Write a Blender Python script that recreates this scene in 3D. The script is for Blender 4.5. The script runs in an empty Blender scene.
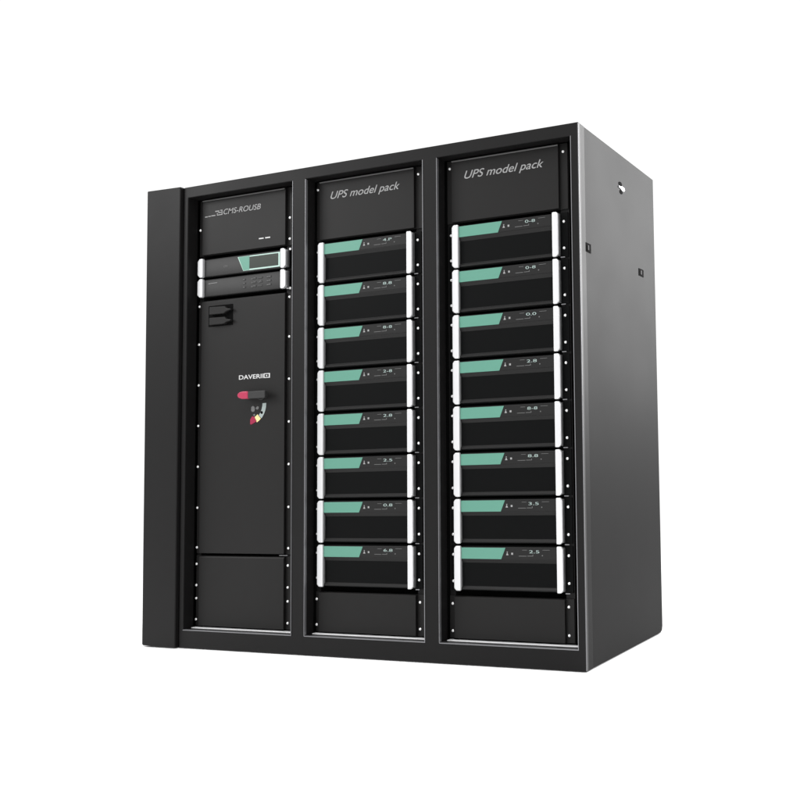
import bpy, bmesh, math
from mathutils import Vector, Matrix
S = bpy.context.scene
COL = S.collection
R = math.radians

# ---------------------------------------------------------------- camera
cam = bpy.data.cameras.new('camera')
cam.sensor_width = 36.0
cam.lens = 838.118 / 800 * 36
cam.shift_x = -328.116 / 800
cam.shift_y = 8.121 / 800
cam.clip_start = 0.05
cam.clip_end = 500
cam_o = bpy.data.objects.new('camera', cam)
COL.objects.link(cam_o)
yaw, pit, rol = 0.316347479, 0.0598215718, -0.026751813
fw = Vector((-math.sin(yaw)*math.cos(pit), math.cos(yaw)*math.cos(pit), math.sin(pit)))
rt = fw.cross(Vector((0, 0, 1))).normalized()
up = rt.cross(fw)
r2 = rt*math.cos(rol) + up*math.sin(rol)
u2 = up*math.cos(rol) - rt*math.sin(rol)
m = Matrix((r2, u2, -fw)).transposed().to_4x4()
m.translation = Vector((3.58871309, -2.70812613, 0.74590199))
cam_o.matrix_world = m
S.camera = cam_o

# ---------------------------------------------------------------- studio light
W = bpy.data.worlds.new('World')
S.world = W
W.use_nodes = True
bg = W.node_tree.nodes['Background']
bg.inputs[0].default_value = (1, 1, 1, 1)
bg.inputs[1].default_value = 1.08
S.view_settings.view_transform = 'Standard'
S.view_settings.look = 'None'
S.view_settings.exposure = 0
S.view_settings.gamma = 1


def area(name, loc, target, sx, sy, power, spread=180):
    l = bpy.data.lights.new(name, 'AREA')
    l.shape = 'RECTANGLE'
    l.size = sx
    l.size_y = sy
    l.energy = power
    l.spread = R(spread)
    o = bpy.data.objects.new(name, l)
    COL.objects.link(o)
    o.location = loc
    d = Vector(target) - Vector(loc)
    o.rotation_euler = d.to_track_quat('-Z', 'Y').to_euler()
    return o


area('overhead_softbox', (0.9, -1.9, 4.6), (0.9, -1.5, 0), 4.6, 2.0, 58, 95)      # large softbox above the front
area('left_softbox', (-3.9, -3.2, 3.9), (0.3, 0, 1.6), 2.2, 1.8, 22, 90)          # lifts the left front with a soft sheen
area('rear_softbox', (5.2, 4.6, 3.3), (2.15, 0.3, 1.9), 2.4, 3.6, 140, 85)          # grazes the right flank from above
area('strip_softbox', (6.3, -2.3, 1.4), (2.1, 0.1, 1.0), 0.6, 2.6, 34)         # draws the bright corner edge

# ---------------------------------------------------------------- materials


def mat(name, col, rough=.5, metal=0., spec=.5, bump=0., bscale=900., emit=None, var=0., coat=0., aniso=None):
    M = bpy.data.materials.new(name)
    M.use_nodes = True
    nt = M.node_tree
    N, L = nt.nodes, nt.links
    b = N['Principled BSDF']
    b.inputs['Base Color'].default_value = (*col, 1)
    b.inputs['Roughness'].default_value = rough
    b.inputs['Metallic'].default_value = metal
    b.inputs['Specular IOR Level'].default_value = spec
    if coat:
        b.inputs['Coat Weight'].default_value = coat
    tc = N.new('ShaderNodeTexCoord')
    if bump:
        n = N.new('ShaderNodeTexNoise')
        n.inputs['Scale'].default_value = bscale
        n.inputs['Detail'].default_value = 2
        mp = N.new('ShaderNodeMapping')
        L.new(tc.outputs['Object'], mp.inputs['Vector'])
        if aniso:
            mp.inputs['Scale'].default_value = aniso
        L.new(mp.outputs[0], n.inputs['Vector'])
        bp = N.new('ShaderNodeBump')
        bp.inputs['Strength'].default_value = bump
        bp.inputs['Distance'].default_value = .0006
        L.new(n.outputs['Fac'], bp.inputs['Height'])
        L.new(bp.outputs['Normal'], b.inputs['Normal'])
    if var:
        n = N.new('ShaderNodeTexNoise')
        n.inputs['Scale'].default_value = 2.3
        n.inputs['Detail'].default_value = 4
        L.new(tc.outputs['Object'], n.inputs['Vector'])
        mr = N.new('ShaderNodeMapRange')
        mr.inputs['From Min'].default_value = .3
        mr.inputs['From Max'].default_value = .7
        mr.inputs['To Min'].default_value = rough - var
        mr.inputs['To Max'].default_value = rough + var
        L.new(n.outputs['Fac'], mr.inputs['Value'])
        L.new(mr.outputs[0], b.inputs['Roughness'])
    if emit:
        b.inputs['Emission Color'].default_value = (*col, 1)
        b.inputs['Emission Strength'].default_value = emit
    return M


M = {
    'paint': mat('black_powder_coat', (.0062, .0059, .0060), .48, 0, .14, .10, 1400, var=.03),
    'side': mat('charcoal_side_paint', (.0075, .0073, .0074), .52, 0, .09, .06, 1400, var=.02),
    'panel': mat('panel_paint', (.0095, .0091, .0090), .48, 0, .16, .10, 1500, var=.03),
    'corner_glint': mat('painted_corner_highlight', (.15, .15, .155), .45, .4, .4, .05, 700),
    'post': mat('grey_corner_post', (.035, .035, .035), .45, 0, .2, .05, 900),
    'void': mat('unlit_black', (.002, .002, .002), .8, 0, .05, .05, 400),
    'bezel': mat('dark_bezel_plastic', (.011, .0108, .0108), .42, 0, .18, .06, 1600, var=.03),
    'recess': mat('recess_black', (.0022, .0024, .0025), .5, 0, .06, .05, 1600),
    'alu': mat('satin_aluminium', (.66, .66, .67), .38, .45, .5, .08, 300, aniso=(1, 1, .05)),
    'trim': mat('trim_metal', (.22, .22, .23), .35, .7, .5, .05, 700),
    'sill_glint': mat('painted_sill_glint', (.85, .85, .86), .35, .4, .5, .06, 300, aniso=(.05, 1, 1)),
    'screw': mat('zinc_screw', (.88, .88, .88), .35, .35, .5, .05, 900),
    'green': mat('mint_green_panel', (.092, .252, .190), .38, 0, .32, .05, 1200, var=.03),
    'pale': mat('pale_mint_frame', (.40, .56, .50), .4, 0, .4, .04, 900),
    'lcd': mat('lcd_glass', (.026, .033, .027), .25, 0, .15, .02, 900),
    'print': mat('light_grey_print', (.27, .27, .27), .5, 0, .3, .04, 900),
    'whiteprint': mat('white_print', (.52, .52, .52), .5, 0, .3, .04, 900),
    'dimprint': mat('dim_grey_print', (.12, .12, .12), .5, 0, .3, .04, 900),
    'digit': mat('lit_digits', (.32, .40, .38), .4, 0, .3, .03, 900, emit=.06),
    'redprint': mat('crimson_print', (.27, .008, .045), .5, 0, .3, .04, 900),
    'cheek': mat('grey_bracket', (.19, .19, .195), .45, .3, .4, .05, 700),
    'edge_highlight': mat('painted_edge_highlight', (.06, .06, .06), .4, 0, .5, .05, 900),
    'red': mat('red_plastic', (.36, .014, .06), .22, 0, .5, .04, 900),
    'yellow': mat('yellow_print', (.72, .60, .28), .5, 0, .3, .04, 900),
    'mark': mat('grey_green_print', (.30, .35, .34), .5, 0, .3, .04, 900),
    'grip': mat('black_grip_plastic', (.022, .022, .022), .4, 0, .3, .08, 1200),
    'chrome': mat('chrome_lock', (.62, .62, .63), .3, 1, .5, .02, 900),
    'floor': mat('white_studio_floor', (.95, .95, .95), .85, 0, .1, .05, 60),
}

# ---------------------------------------------------------------- mesh helpers


class MB:
    def __init__(self):
        self.bm = bmesh.new()

    def box(self, x0, x1, y0, y1, z0, z1):
        v = [self.bm.verts.new(p) for p in ((x0, y0, z0), (x1, y0, z0), (x1, y1, z0), (x0, y1, z0),
                                            (x0, y0, z1), (x1, y0, z1), (x1, y1, z1), (x0, y1, z1))]
        for f in ((0, 3, 2, 1), (4, 5, 6, 7), (0, 1, 5, 4), (1, 2, 6, 5), (2, 3, 7, 6), (3, 0, 4, 7)):
            self.bm.faces.new([v[i] for i in f])
        return self

    def prism_xz(self, pts, y0, y1):
        """outline in x,z (any order), extruded from y0 (front) to y1"""
        a = [self.bm.verts.new((x, y0, z)) for x, z in pts]
        b = [self.bm.verts.new((x, y1, z)) for x, z in pts]
        n = len(pts)
        self.bm.faces.new(a)
        self.bm.faces.new(b[::-1])
        for i in range(n):
            self.bm.faces.new((a[i], b[i], b[(i+1) % n], a[(i+1) % n]))
        return self

    def prism_yz(self, pts, x0, x1):
        a = [self.bm.verts.new((x0, y, z)) for y, z in pts]
        b = [self.bm.verts.new((x1, y, z)) for y, z in pts]
        n = len(pts)
        self.bm.faces.new(a)
        self.bm.faces.new(b[::-1])
        for i in range(n):
            self.bm.faces.new((a[i], b[i], b[(i+1) % n], a[(i+1) % n]))
        return self

    def disc_y(self, cx, cz, y0, y1, r, n=16, r1=None):
        """short cylinder along y, front radius r, back radius r1"""
        r1 = r if r1 is None else r1
        a = [self.bm.verts.new((cx+r*math.cos(2*math.pi*i/n), y0, cz+r*math.sin(2*math.pi*i/n))) for i in range(n)]
        b = [self.bm.verts.new((cx+r1*math.cos(2*math.pi*i/n), y1, cz+r1*math.sin(2*math.pi*i/n))) for i in range(n)]
        self.bm.faces.new(a)
        self.bm.faces.new(b[::-1])
        for i in range(n):
            self.bm.faces.new((a[i], b[i], b[(i+1) % n], a[(i+1) % n]))
        return self

    def disc_x(self, cy, cz, x0, x1, r, n=20, r1=None):
        r1 = r if r1 is None else r1
        a = [self.bm.verts.new((x0, cy+r1*math.cos(2*math.pi*i/n), cz+r1*math.sin(2*math.pi*i/n))) for i in range(n)]
        b = [self.bm.verts.new((x1, cy+r*math.cos(2*math.pi*i/n), cz+r*math.sin(2*math.pi*i/n))) for i in range(n)]
        self.bm.faces.new(a)
        self.bm.faces.new(b[::-1])
        for i in range(n):
            self.bm.faces.new((a[i], b[i], b[(i+1) % n], a[(i+1) % n]))
        return self

    def build(self, name, mt, parent=None, bevel=0., seg=2, smooth=True, label=None):
        bm = self.bm
        bmesh.ops.recalc_face_normals(bm, faces=bm.faces)
        me = bpy.data.meshes.new(name)
        bm.to_mesh(me)
        bm.free()
        me.materials.append(M[mt])
        o = bpy.data.objects.new(name, me)
        COL.objects.link(o)
        if parent:
            o.parent = parent
        if bevel:
            b = o.modifiers.new('bevel', 'BEVEL')
            b.width = bevel
            b.segments = seg
            b.limit_method = 'ANGLE'
            b.angle_limit = R(30)
            b.harden_normals = True
            for p in me.polygons:
                p.use_smooth = True
        if label:
            o['label'] = label
        return o


def text(name, s, x, z, y, size, mt, parent, width=None, shear=0., depth=.0008, thick=0., label=None):
    """lettering as a thin mesh standing on the x-z plane facing -y; x,z = left end of the baseline"""
    cu = bpy.data.curves.new('lettering_curve', 'FONT')
    cu.body = s
    cu.size = size
    cu.shear = shear
    cu.extrude = depth/2
    cu.offset = thick
    t = bpy.data.objects.new('lettering_tmp', cu)
    COL.objects.link(t)
    bpy.context.view_layer.update()
    me = bpy.data.meshes.new_from_object(t.evaluated_get(bpy.context.evaluated_depsgraph_get()))
    bpy.data.objects.remove(t)
    bpy.data.curves.remove(cu)
    xs = [v.co.x for v in me.vertices]
    x0, x1 = min(xs), max(xs)
    k = width/(x1-x0) if width else 1
    for v in me.vertices:
        a, b, c = v.co
        v.co = (x+(a-x0)*k, y-c, z+b)
    me.materials.clear()
    me.materials.append(M[mt])
    o = bpy.data.objects.new(name, me)
    COL.objects.link(o)
    o.parent = parent
    if label:
        o['label'] = label
    return o


def thing(name, loc, label, cat, group=None):
    o = bpy.data.objects.new(name, None)
    o.empty_display_size = .1
    COL.objects.link(o)
    o.location = loc
    o['label'] = label
    o['category'] = cat
    if group:
        o['group'] = group
    return o


# ---------------------------------------------------------------- floor
b = MB()
v = [b.bm.verts.new(p) for p in ((-150, -150, 0), (150, -150, 0), (150, 150, 0), (-150, 150, 0))]
b.bm.faces.new(v)
fl = b.build('floor', 'floor')
fl['kind'] = 'structure'

# ---------------------------------------------------------------- cabinet
X1, D, H = 2.149, .698, 2.0
BAYS = [(.232, .816), (.884, 1.463), (1.530, 2.117)]
ZB, ZT = .079, 1.951
cab = thing('equipment_cabinet', (0, 0, 0),
            'large black three-bay equipment cabinet with mint-striped modules in its middle and right bays', 'cabinet')

# face frame with three openings, one solid
xs = [.2085] + [x for bb in BAYS for x in bb] + [X1]
zs = [.003, ZB, ZT, H]
ys = (0.0, .050)
g = MB()
vv = {}


def V(i, j, k):
    if (i, j, k) not in vv:
        vv[i, j, k] = g.bm.verts.new((xs[i], ys[k], zs[j]))
    return vv[i, j, k]


solid = lambda i, j: 0 <= i < len(xs)-1 and 0 <= j < 3 and not (j == 1 and i in (1, 3, 5))
for i in range(len(xs)-1):
    for j in range(3):
        if not solid(i, j):
            continue
        for k in (0, 1):
            g.bm.faces.new((V(i, j, k), V(i+1, j, k), V(i+1, j+1, k), V(i, j+1, k)))
        for (di, dj, e) in ((-1, 0, ((i, j), (i, j+1))), (1, 0, ((i+1, j), (i+1, j+1))),
                            (0, -1, ((i, j), (i+1, j))), (0, 1, ((i, j+1), (i+1, j+1)))):
            if not solid(i+di, j+dj):
                (a, c), (d, f) = e
                g.bm.faces.new((V(a, c, 0), V(d, f, 0), V(d, f, 1), V(a, c, 1)))
g.build('front_frame', 'paint', cab, bevel=.0032, seg=3)

# carcass behind
MB().box(.0, X1-.003, .0505, D, H-.006, H-.001).build('roof_panel', 'paint', cab)
MB().box(.004, X1-.006, D-.004, D, .012, H-.008).build('back_panel', 'paint', cab)
MB().box(.004, X1-.006, .052, D-.006, .002, .03).build('base', 'paint', cab, bevel=.004)
MB().box(.009, X1-.012, .110, .113, .035, H-.01).build('inner_wall', 'void', cab)

# right flank: corner post edge, sheet panel with a shallow raised field, lock and slots
sp = MB().prism_yz([(.0162, .004), (D-.022, .004), (D-.006, .012), (D, .03), (D, H-.001), (.0162, H-.001)],
                   X1-.010, X1-.0006).build('side_panel', 'side', cab, bevel=.002)
def oval_x(mb, cy, cz, ry, rz, x0, x1, n=20):
    a = [mb.bm.verts.new((x0, cy+ry*math.cos(2*math.pi*i/n), cz+rz*math.sin(2*math.pi*i/n))) for i in range(n)]
    b = [mb.bm.verts.new((x1, cy+ry*math.cos(2*math.pi*i/n), cz+rz*math.sin(2*math.pi*i/n))) for i in range(n)]
    mb.bm.faces.new(a)
    mb.bm.faces.new(b[::-1])
    for i in range(n):
        mb.bm.faces.new((a[i], b[i], b[(i+1) % n], a[(i+1) % n]))
    return mb


oval_x(MB(), .354, 1.8745, .015, .0085, X1-.001, X1+.0012).build('lock_hole', 'void', sp)
oval_x(MB(), .361, 1.8430, .013, .0085, X1-.001, X1+.0012).build('lock_hole', 'void', sp)
lk = oval_x(MB(), .372, 1.8590, .019, .0085, X1-.001, X1+.003)
lk.box(X1-.001, X1+.0035, .336, .372, 1.8560, 1.8625)
lk.build('lock', 'chrome', sp, bevel=.001)
for (yc, zc, w, h) in ((.0655, 1.543, .020, .026), (.545, 1.547, .024, .024)):
    s = MB().box(X1-.001, X1+.0012, yc-w, yc+w, zc-h*.65, zc+h*.65).build('slot', 'void', sp)
    MB().box(X1+.0013, X1+.004, yc-w*.55, yc+w*.05, zc-h*.4, zc+h*.35).build('slot_tab', 'side', sp, bevel=.001)
MB().prism_yz([(.0034, .0048), (.0150, .0048), (.0150, H-.002), (.0034, H-.002)], X1-.004, X1+.0006).build(
    'corner_post', 'post', cab, bevel=.0016)
MB().box(X1-.0022, X1+.0012, -.0010, .0033, .006, H-.004).build('corner_highlight', 'corner_glint', cab, bevel=.0009)  # lighter strip added to paint the highlight down the corner edge

# left closed side cover, standing 12 mm proud of the frame
MB().prism_xz([(.010, .012), (.016, .006), (.202, .004), (.202, 2.0015), (.003, 2.006)], -.013, D-.01).build(
    'side_cover', 'paint', cab, bevel=.005, seg=3, label='plain narrow black cover closing the cabinet on the left')
MB().box(.2025, .2082, .004, .1, .006, H-.002).build('cover_seam', 'void', cab)

# metal bead round the openings, painted sill glints, mounting rails
for n, (a, c) in enumerate(BAYS):
    k = .0022 if n else .0014
    t = MB()
    t.box(c-.0004, c+k, -.0016, .012, ZB-.0022, ZT)
    t.box(a, c-.0005, -.0015, .012, ZB-.0022, ZB+.0006)
    t.build('edge_bead', 'trim', cab)
    if n != 0:
        MB().box(a-.0018, a+.0004, -.0012, .010, ZB-.001, ZT-.001).build('edge_bead', 'trim', cab)
    MB().box(a+.012, c-.006, .028, .0485, ZB+.0008, ZB+.005).build('sill_glint_strip', 'sill_glint', cab, bevel=.001)  # bright strip added to paint in the reflection on the sill

RAIL = [((.240, .262), (.728, .790)), ((.892, .912), (1.388, 1.436)), ((1.538, 1.562), (2.040, 2.077))]
for n, (l, r) in enumerate(RAIL):
    for (a, c) in (l, r):
        MB().box(a, c, .0565, .075, ZB+.006, ZT-.003).build('mounting_rail', 'paint', cab, bevel=.001)


def screw(x, z, y, parent):
    s = MB()
    s.disc_y(x, z, y-.0035, y-.0018, .0034, 14, r1=.0052)
    s.disc_y(x, z, y-.0018, y+.001, .0052, 14)
    return s.build('screw', 'screw', parent)


def blank(n, x0, x1, z0, z1, name, topbev=True, y=.040, label=None):
    """raised pan-shaped blanking panel: flat ears at the rail plane, raised face with rolled top edge"""
    xa, xb = RAIL[n][0][0]+.001, RAIL[n][1][1]-.002
    g = MB()
    g.box(xa, xb, .0520, .0562, z0, z1)
    t = .007 if topbev else .002
    g.prism_yz([(y, z0+.002), (y, z1-t-.001), (y+.0035, z1-t*.35), (.0515, z1), (.0515, z0)], x0, x1)
    return g.build(name, 'panel', cab, bevel=.0012, label=label)


# bay one
p1 = blank(0, .269, .735, 1.698, 1.950, 'blanking_panel')
p2 = blank(0, .269, .735, .397, 1.497, 'switch_panel')
p3 = blank(0, .269, .735, .088, .388, 'blanking_panel')
p4 = blank(1, .917, 1.390, 1.697, 1.950, 'blanking_panel')
p5 = blank(1, .917, 1.390, .088, .248, 'blanking_panel', False)
p6 = blank(2, 1.568, 2.042, 1.697, 1.950, 'blanking_panel')
p7 = blank(2, 1.568, 2.042, .088, .248, 'blanking_panel', False)
YS = .052
for z in (1.817,):
    screw(.2445, z, YS, p1)
for z in (1.476, 1.307, 1.127, .949, .771, .593, .422):
    screw(.2440, z, YS, p2)
for z in (.351, .260, .204, .114):
    screw(.2435, z, YS, p3)
for z in (1.817, 1.726):
    screw(.749, z, YS, p1)
for z in (1.477, 1.308, 1.129, .949, .771, .593, .422):
    screw(.748, z, YS, p2)
for z in (.351, .261, .204, .115):
    screw(.746, z, YS, p3)
screw(.898, 1.917, YS, p4)
screw(1.403, 1.918, YS, p4)
screw(1.552, 1.919, YS, p6)
screw(2.057, 1.918, YS, p6)
for z in (.218, .115):
    screw(.897, z, YS, p5)
    screw(1.402, z, YS, p5)
    screw(1.552, z, YS, p7)
    screw(2.053, z+.001, YS, p7)
# little release tab at the seam
MB().box(.705, .748, .046, .0515, .3910, .3940).build('seam_tab', 'trim', p3, bevel=.0008)

for (n, q, a, c) in ((0, p1, .272, .735), (1, p4, .919, 1.391), (2, p6, 1.570, 2.043)):
    MB().box(a, c, .0345, .0405, 1.9375, 1.9435).build('rolled_edge_highlight', 'edge_highlight', q, bevel=.0025, seg=3)  # lighter rod stands in for light caught on the header's top edge

# lettering of the three header panels
YF = .040
text('lettering', 'UPS model pack', .975, 1.8655, YF-.0002, .045, 'print', p4, width=.347, shear=.35, thick=.0001)
text('lettering', 'UPS model pack', 1.628, 1.8660, YF-.0002, .045, 'print', p6, width=.352, shear=.35, thick=.0001)
text('lettering', 'CMS-ROUSB', .391, 1.8695, YF-.0002, .034, 'print', p1, width=.210, shear=.25, thick=.0001)
lg = MB()
for (x0, x1, z0, z1) in ((.354, .385, 1.8690, 1.8725), (.354, .358, 1.8735, 1.8800), (.381, .385, 1.8725, 1.8920),
                         (.344, .366, 1.8860, 1.8905), (.362, .366, 1.8790, 1.8850), (.366, .380, 1.8790, 1.8825),
                         (.372, .381, 1.8885, 1.8915)):
    lg.box(x0, x1, YF-.0010, YF-.0002, z0, z1)
lg.build('emblem', 'print', p1)
lg = MB()
lg.box(.285, .300, YF-.0010, YF-.0002, 1.8675, 1.8715)
lg.box(.303, .318, YF-.0010, YF-.0002, 1.8685, 1.8720)
lg.box(.321, .345, YF-.0010, YF-.0002, 1.8690, 1.8730)
lg.build('tag_line', 'print', p1)
lg = MB()
lg.box(.592, .618, YF-.0010, YF-.0002, 1.7375, 1.7425)
lg.box(.627, .654, YF-.0010, YF-.0002, 1.7375, 1.7425)
lg.build('small_print', 'whiteprint', p1)

# switch panel: recessed pair of latches, caption, rotary switch
hb = MB().box(.312, .449, .0385, .0398, 1.379, 1.470).build('latch_recess', 'void', p2)
for (za, zb_) in ((1.4285, 1.4630), (1.3830, 1.4160)):
    MB().prism_xz([(.331, za), (.331, zb_), (.420, zb_-.002), (.427, zb_-.011), (.453, zb_-.015), (.453, zb_-.021), (.428, zb_-.026), (.414, za)],
                  .024, .0383).build('latch', 'panel', p2, bevel=.003)
cp = MB()
cp.box(.624, .6285, YF-.0008, YF-.0002, 1.1378, 1.1575)
cp.box(.6510, .6570, YF-.0008, YF-.0002, 1.1378, 1.1575)
cp.box(.6285, .6510, YF-.0008, YF-.0002, 1.1378, 1.1408)
cp.box(.6285, .6510, YF-.0008, YF-.0002, 1.1545, 1.1575)
cp.disc_y(.639, 1.1475, YF-.0008, YF-.0002, .0035, 12)
cp.build('caption_box', 'whiteprint', p2)
text('caption', 'DAVERII', .487, 1.1385, YF-.0003, .026, 'whiteprint', p2, width=.134, thick=.0003)

sw = MB()
sw.disc_y(.612, 1.0635, .020, .0398, .014, 28, r1=.016)
sw.disc_y(.612, 1.0635, .035, .0399, .019, 28)
sw = sw.build('rotary_switch', 'grip', cab, bevel=.002)
MB().prism_xz([(.572, 1.0505), (.660, 1.0500), (.664, 1.053), (.664, 1.079), (.660, 1.0820), (.572, 1.0815)],
              .007, .022).build('lever', 'grip', sw, bevel=.004, seg=3)
tip = [(.5715, 1.0500), (.5715, 1.0820), (.545, 1.0835), (.526, 1.081), (.516, 1.074), (.513, 1.066), (.519, 1.057), (.538, 1.051)]
MB().prism_xz(tip, .006, .023).build('lever_tip', 'red', sw, bevel=.0075, seg=5)
# dial markings: quarter arc, off (red) to on (grey)


def arc(cx, cz, r0, r1, a0, a1, y0, y1, n=8):
    pts = [(cx+r1*math.cos(R(a0+(a1-a0)*i/n)), cz+r1*math.sin(R(a0+(a1-a0)*i/n))) for i in range(n+1)]
    pts += [(cx+r0*math.cos(R(a0+(a1-a0)*i/n)), cz+r0*math.sin(R(a0+(a1-a0)*i/n))) for i in range(n, -1, -1)]
    return MB().prism_xz(pts, y0, y1)


AC = (.548, 1.030)
arc(*AC, .070, .090, -44, 1, YF-.0012, YF-.0002).build('dial_mark', 'mark', sw)
arc(*AC, .062, .088, -63, -46, YF-.0012, YF-.0002).build('dial_mark', 'yellow', sw)
MB().prism_xz([(.572, .976), (.562, .978), (.552, .965), (.5515, .946), (.556, .943), (.574, .950), (.587, .957), (.576, .973)],
              YF-.0012, YF-.0002).build('dial_mark', 'redprint', sw)
MB().disc_y(.6145, .992, YF-.002, YF-.0013, .0062, 14).build('dial_dot', 'void', sw)
dd = MB()
dd.prism_xz([(.557, 1.018), (.566, 1.022), (.574, 1.018), (.577, 1.006), (.573, .998), (.562, .997), (.556, 1.003)], YF-.0011, YF-.0002)
dd.prism_xz([(.580, 1.011), (.590, 1.020), (.598, 1.017), (.597, 1.009), (.589, 1.005)], YF-.0011, YF-.0002)
dd.prism_xz([(.566, .984), (.575, .988), (.580, .984), (.574, .978)], YF-.0011, YF-.0002)
dd.build('dial_print', 'dimprint', sw)


# ---------------------------------------------------------------- modules
def handle(parent, cx, side, h, name='handle', y0=.031, w=.0335):
    """aluminium bar with clipped outer corners, side=-1 left, +1 right"""
    hw = w/2
    o, i = cx+side*hw, cx-side*hw
    c = .010
    pts = [(i, .0005), (o-side*c, .0005), (o, c), (o, h-c), (o-side*c*.8, h-.0005), (i, h-.0005)]
    hd = MB().prism_xz(pts, y0, y0+.012).build(name, 'alu', parent, bevel=.0042, seg=3)
    MB().box(cx-hw+.0012, cx+hw-.0012, y0+.0115, .0515, .006, h-.006).build('bracket', 'cheek', hd)
    return hd


def make_module():
    t = thing('power_module', (0, 0, 0), 'x', 'power module', 'mint-striped power modules in the cabinet bays')
    h = .1715
    MB().box(-.262, .264, .0520, .0562, .001, h-.001).build('mounting_plate', 'recess', t)
    # front shell profile in y,z: top strip, ledge, recess, bottom lip
    pr = [(.0515, .004), (.0425, .0045), (.0405, .0065), (.0405, .0100), (.0470, .0165), (.0470, .1075),
          (.0400, .1195), (.0400, .1645), (.0415, .1665), (.0515, .1665)]
    bd = MB().prism_yz(pr, -.2078, .2070).build('front_panel', 'bezel', t, bevel=.0006, seg=1)
    MB().box(-.2065, .2060, .0462, .0468, .0185, .1060).build('recess', 'recess', t)
    MB().prism_xz([(-.2070, .1215), (-.2070, .1640), (-.0125, .1640), (-.0310, .1215)], .0386, .0398).build(
        'accent_strip', 'green', t, bevel=.0004, seg=1)
    ds = MB().prism_xz([(-.0290, .1225), (-.0108, .1630), (.2062, .1630), (.2062, .1225)], .0388, .0398).build(
        'display', 'bezel', t)
    g = MB()
    y0, y1 = .0380, .0387
    g.prism_xz([(-.0095, .1365), (-.0045, .1475), (.0010, .1365)], y0, y1)
    g.box(-.0065, -.0020, y0, y1, .1475, .1500)
    g.box(.0130, .0205, y0, y1, .1385, .1460)
    g.build('indicator_icon', 'print', ds)
    g = MB()
    g.box(.045, .078, y0, y1, .1330, .1348)
    g.box(.082, .104, y0, y1, .1335, .1353)
    g.box(.104, .106, y0, y1, .1335, .1400)
    g.box(.060, .080, y0, y1, .1555, .1568)
    g.box(.146, .176, y0, y1, .1560, .1573)
    g.disc_y(.145, .1365, y0, y1, .0024, 10)
    g.build('small_print', 'dimprint', ds)
    handle(t, -.2222, -1, h, w=.0285)
    handle(t, .2203, 1, h, w=.0265)
    for x in (-.2535+.0015, .2485-.0015):
        for z in (.136, .035):
            screw(x if x < 0 else .2475, z, YS, t)
    MB().box(.236, .2540, .044, .0475, -.0028, .0004).build('catch_pin', 'trim', t)
    return t, ds


def copy_tree(o, parent=None):
    c = o.copy()
    COL.objects.link(c)
    if parent:
        c.parent = parent
    for ch in list(o.children):
        copy_tree(ch, c)
    return c


proto, proto_ds = make_module()
ORD = ['topmost', 'second', 'third', 'fourth', 'fifth', 'sixth', 'seventh', 'lowest']
DIG = [['4.P', '8.8', '8-8', '2-8', '2.8', '2.5', '0.8', '6.8'], ['0-8', '0-8', '0.0', '2.8', '8-8', '8.8', '3.5', '2.5']]
first = True
jobs = [(bay, k) for bay in (0, 1) for k in range(8)]
mods = [proto] + [copy_tree(proto) for _ in jobs[1:]]
for t, (bay, k) in zip(mods, jobs):
    cx = (1.151, 1.8085)[bay]
    t.location = (cx, 0, 1.5145 - .1779*k)
    pos = {0: 'topmost', 7: 'lowest'}.get(k, ORD[k] + ' from the top')
    t['label'] = 'black power module with mint stripe, %s in the %s bay' % (pos, ('middle', 'right')[bay])
    ds = [c for c in t.children if c.name.startswith('display')][0]
    text('digits', DIG[bay][k], .089, .1450, .0386, .0155, 'digit', ds, width=.043, thick=-.0001)

# two slim units at the top of the left bay
cx1 = .5005


def slim(name, z0, h, label, cat):
    t = thing(name, (cx1, 0, z0), label, cat)
    MB().box(-.254, .2500, .0520, .0562, .001, h-.001).build('mounting_plate', 'recess', t)
    pr = [(.0515, .003), (.0415, .003), (.0400, .0055), (.0400, h-.010), (.0430, h-.0045), (.0515, h-.0035)]
    MB().prism_yz(pr, -.2120, .2120).build('front_panel', 'bezel', t, bevel=.0006, seg=1)
    for s in (-1, 1):
        hw = .0145
        cxh = s*.232
        c = .012
        o, i = cxh+s*hw, cxh-s*hw
        pts = [(i, .0005+.004), (i+s*.004, .0005), (o-s*c, .0005), (o, c), (o, h-c), (o-s*c, h-.0005), (i+s*.004, h-.0005), (i, h-.0045)]
        hd = MB().prism_xz(pts, .030, .043).build('handle', 'alu', t, bevel=.0045, seg=3)
        MB().box(cxh-hw+.0012, cxh+hw-.0012, .0425, .0515, .006, h-.006).build('bracket', 'cheek', hd)
    return t


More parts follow.
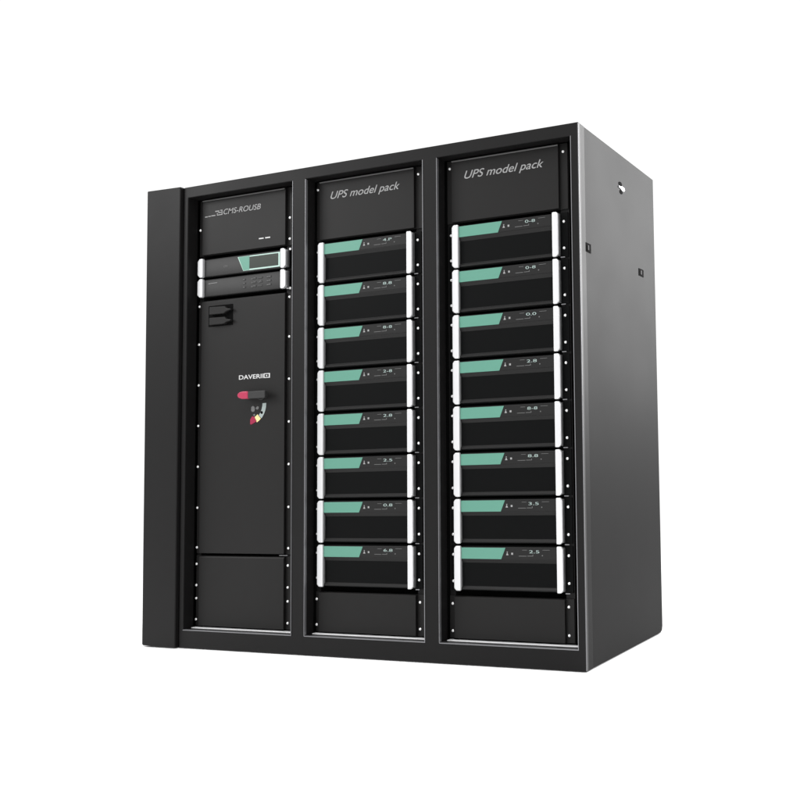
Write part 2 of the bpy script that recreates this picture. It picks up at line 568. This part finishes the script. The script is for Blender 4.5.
u1 = slim('display_unit', 1.5985, .085, 'slim black unit with a wide screen framed in mint, in the left bay', 'display unit')
g = MB().prism_xz([(-.0255, .0730), (.0065, .0095), (.2085, .0095), (.2085, .0730)], .0380, .0398)
g.build('accent_panel', 'pale', u1, bevel=.0005, seg=1)
MB().prism_xz([(-.0195, .0715), (.0085, .0115), (.0415, .0115), (.0415, .0715)], .0372, .0379).build('accent_inlay', 'green', u1)
sc = MB().box(.0425, .2000, .0368, .0379, .0160, .0680).build('screen', 'lcd', u1, bevel=.0006, seg=1)
text('faint_logo', 'CMS', -.105, .036, .0398, .012, 'dimprint', u1, width=.022)
screw(.2505, .083, YS, u1)
u2 = slim('control_unit', 1.5105, .083, 'slim black unit with small keypad rows, under the screen in the left bay', 'control unit')
g = MB()
for (x, zz) in ((.012, .060), (.012, .043), (.012, .026)):
    g.box(x-.007, x+.007, .0388, .0398, zz-.0035, zz+.0035)
for zz in (.060, .043, .026):
    g.box(.050, .078, .0388, .0398, zz-.004, zz+.004)
    g.box(.086, .112, .0388, .0398, zz-.004, zz+.004)
    g.box(.134, .160, .0388, .0398, zz-.004, zz+.004)
g.build('keypad', 'grip', u2, bevel=.001)
g = MB()
for zz in (.060, .043, .026):
    g.box(.011-.004, .011+.004, .0382, .0387, zz-.001, zz+.001)
    g.box(.052, .060, .0382, .0387, zz-.003, zz-.0005)
    g.box(.064, .076, .0382, .0387, zz+.0005, zz+.002)
    g.box(.138, .146, .0382, .0387, zz-.002, zz+.0005)
    g.box(.148, .158, .0382, .0387, zz+.000, zz+.002)
g.prism_xz([(.092, .038), (.104, .049), (.107, .049), (.095, .038)], .0382, .0387)
g.build('keypad_print', 'dimprint', u2)
g = MB()
g.box(-.192, -.180, .0392, .0399, .0585, .0605)
g.box(-.178, -.142, .0392, .0399, .0595, .0612)
g.build('small_print', 'print', u2)
screw(.2505, .0035, YS, u2)
MB().prism_xz([(.236, .004), (.241, -.0005), (.2500, .0005), (.2500, .0035), (.2420, .0030), (.238, .007)],
              .044, .0475).build('catch_pin', 'alu', u2)
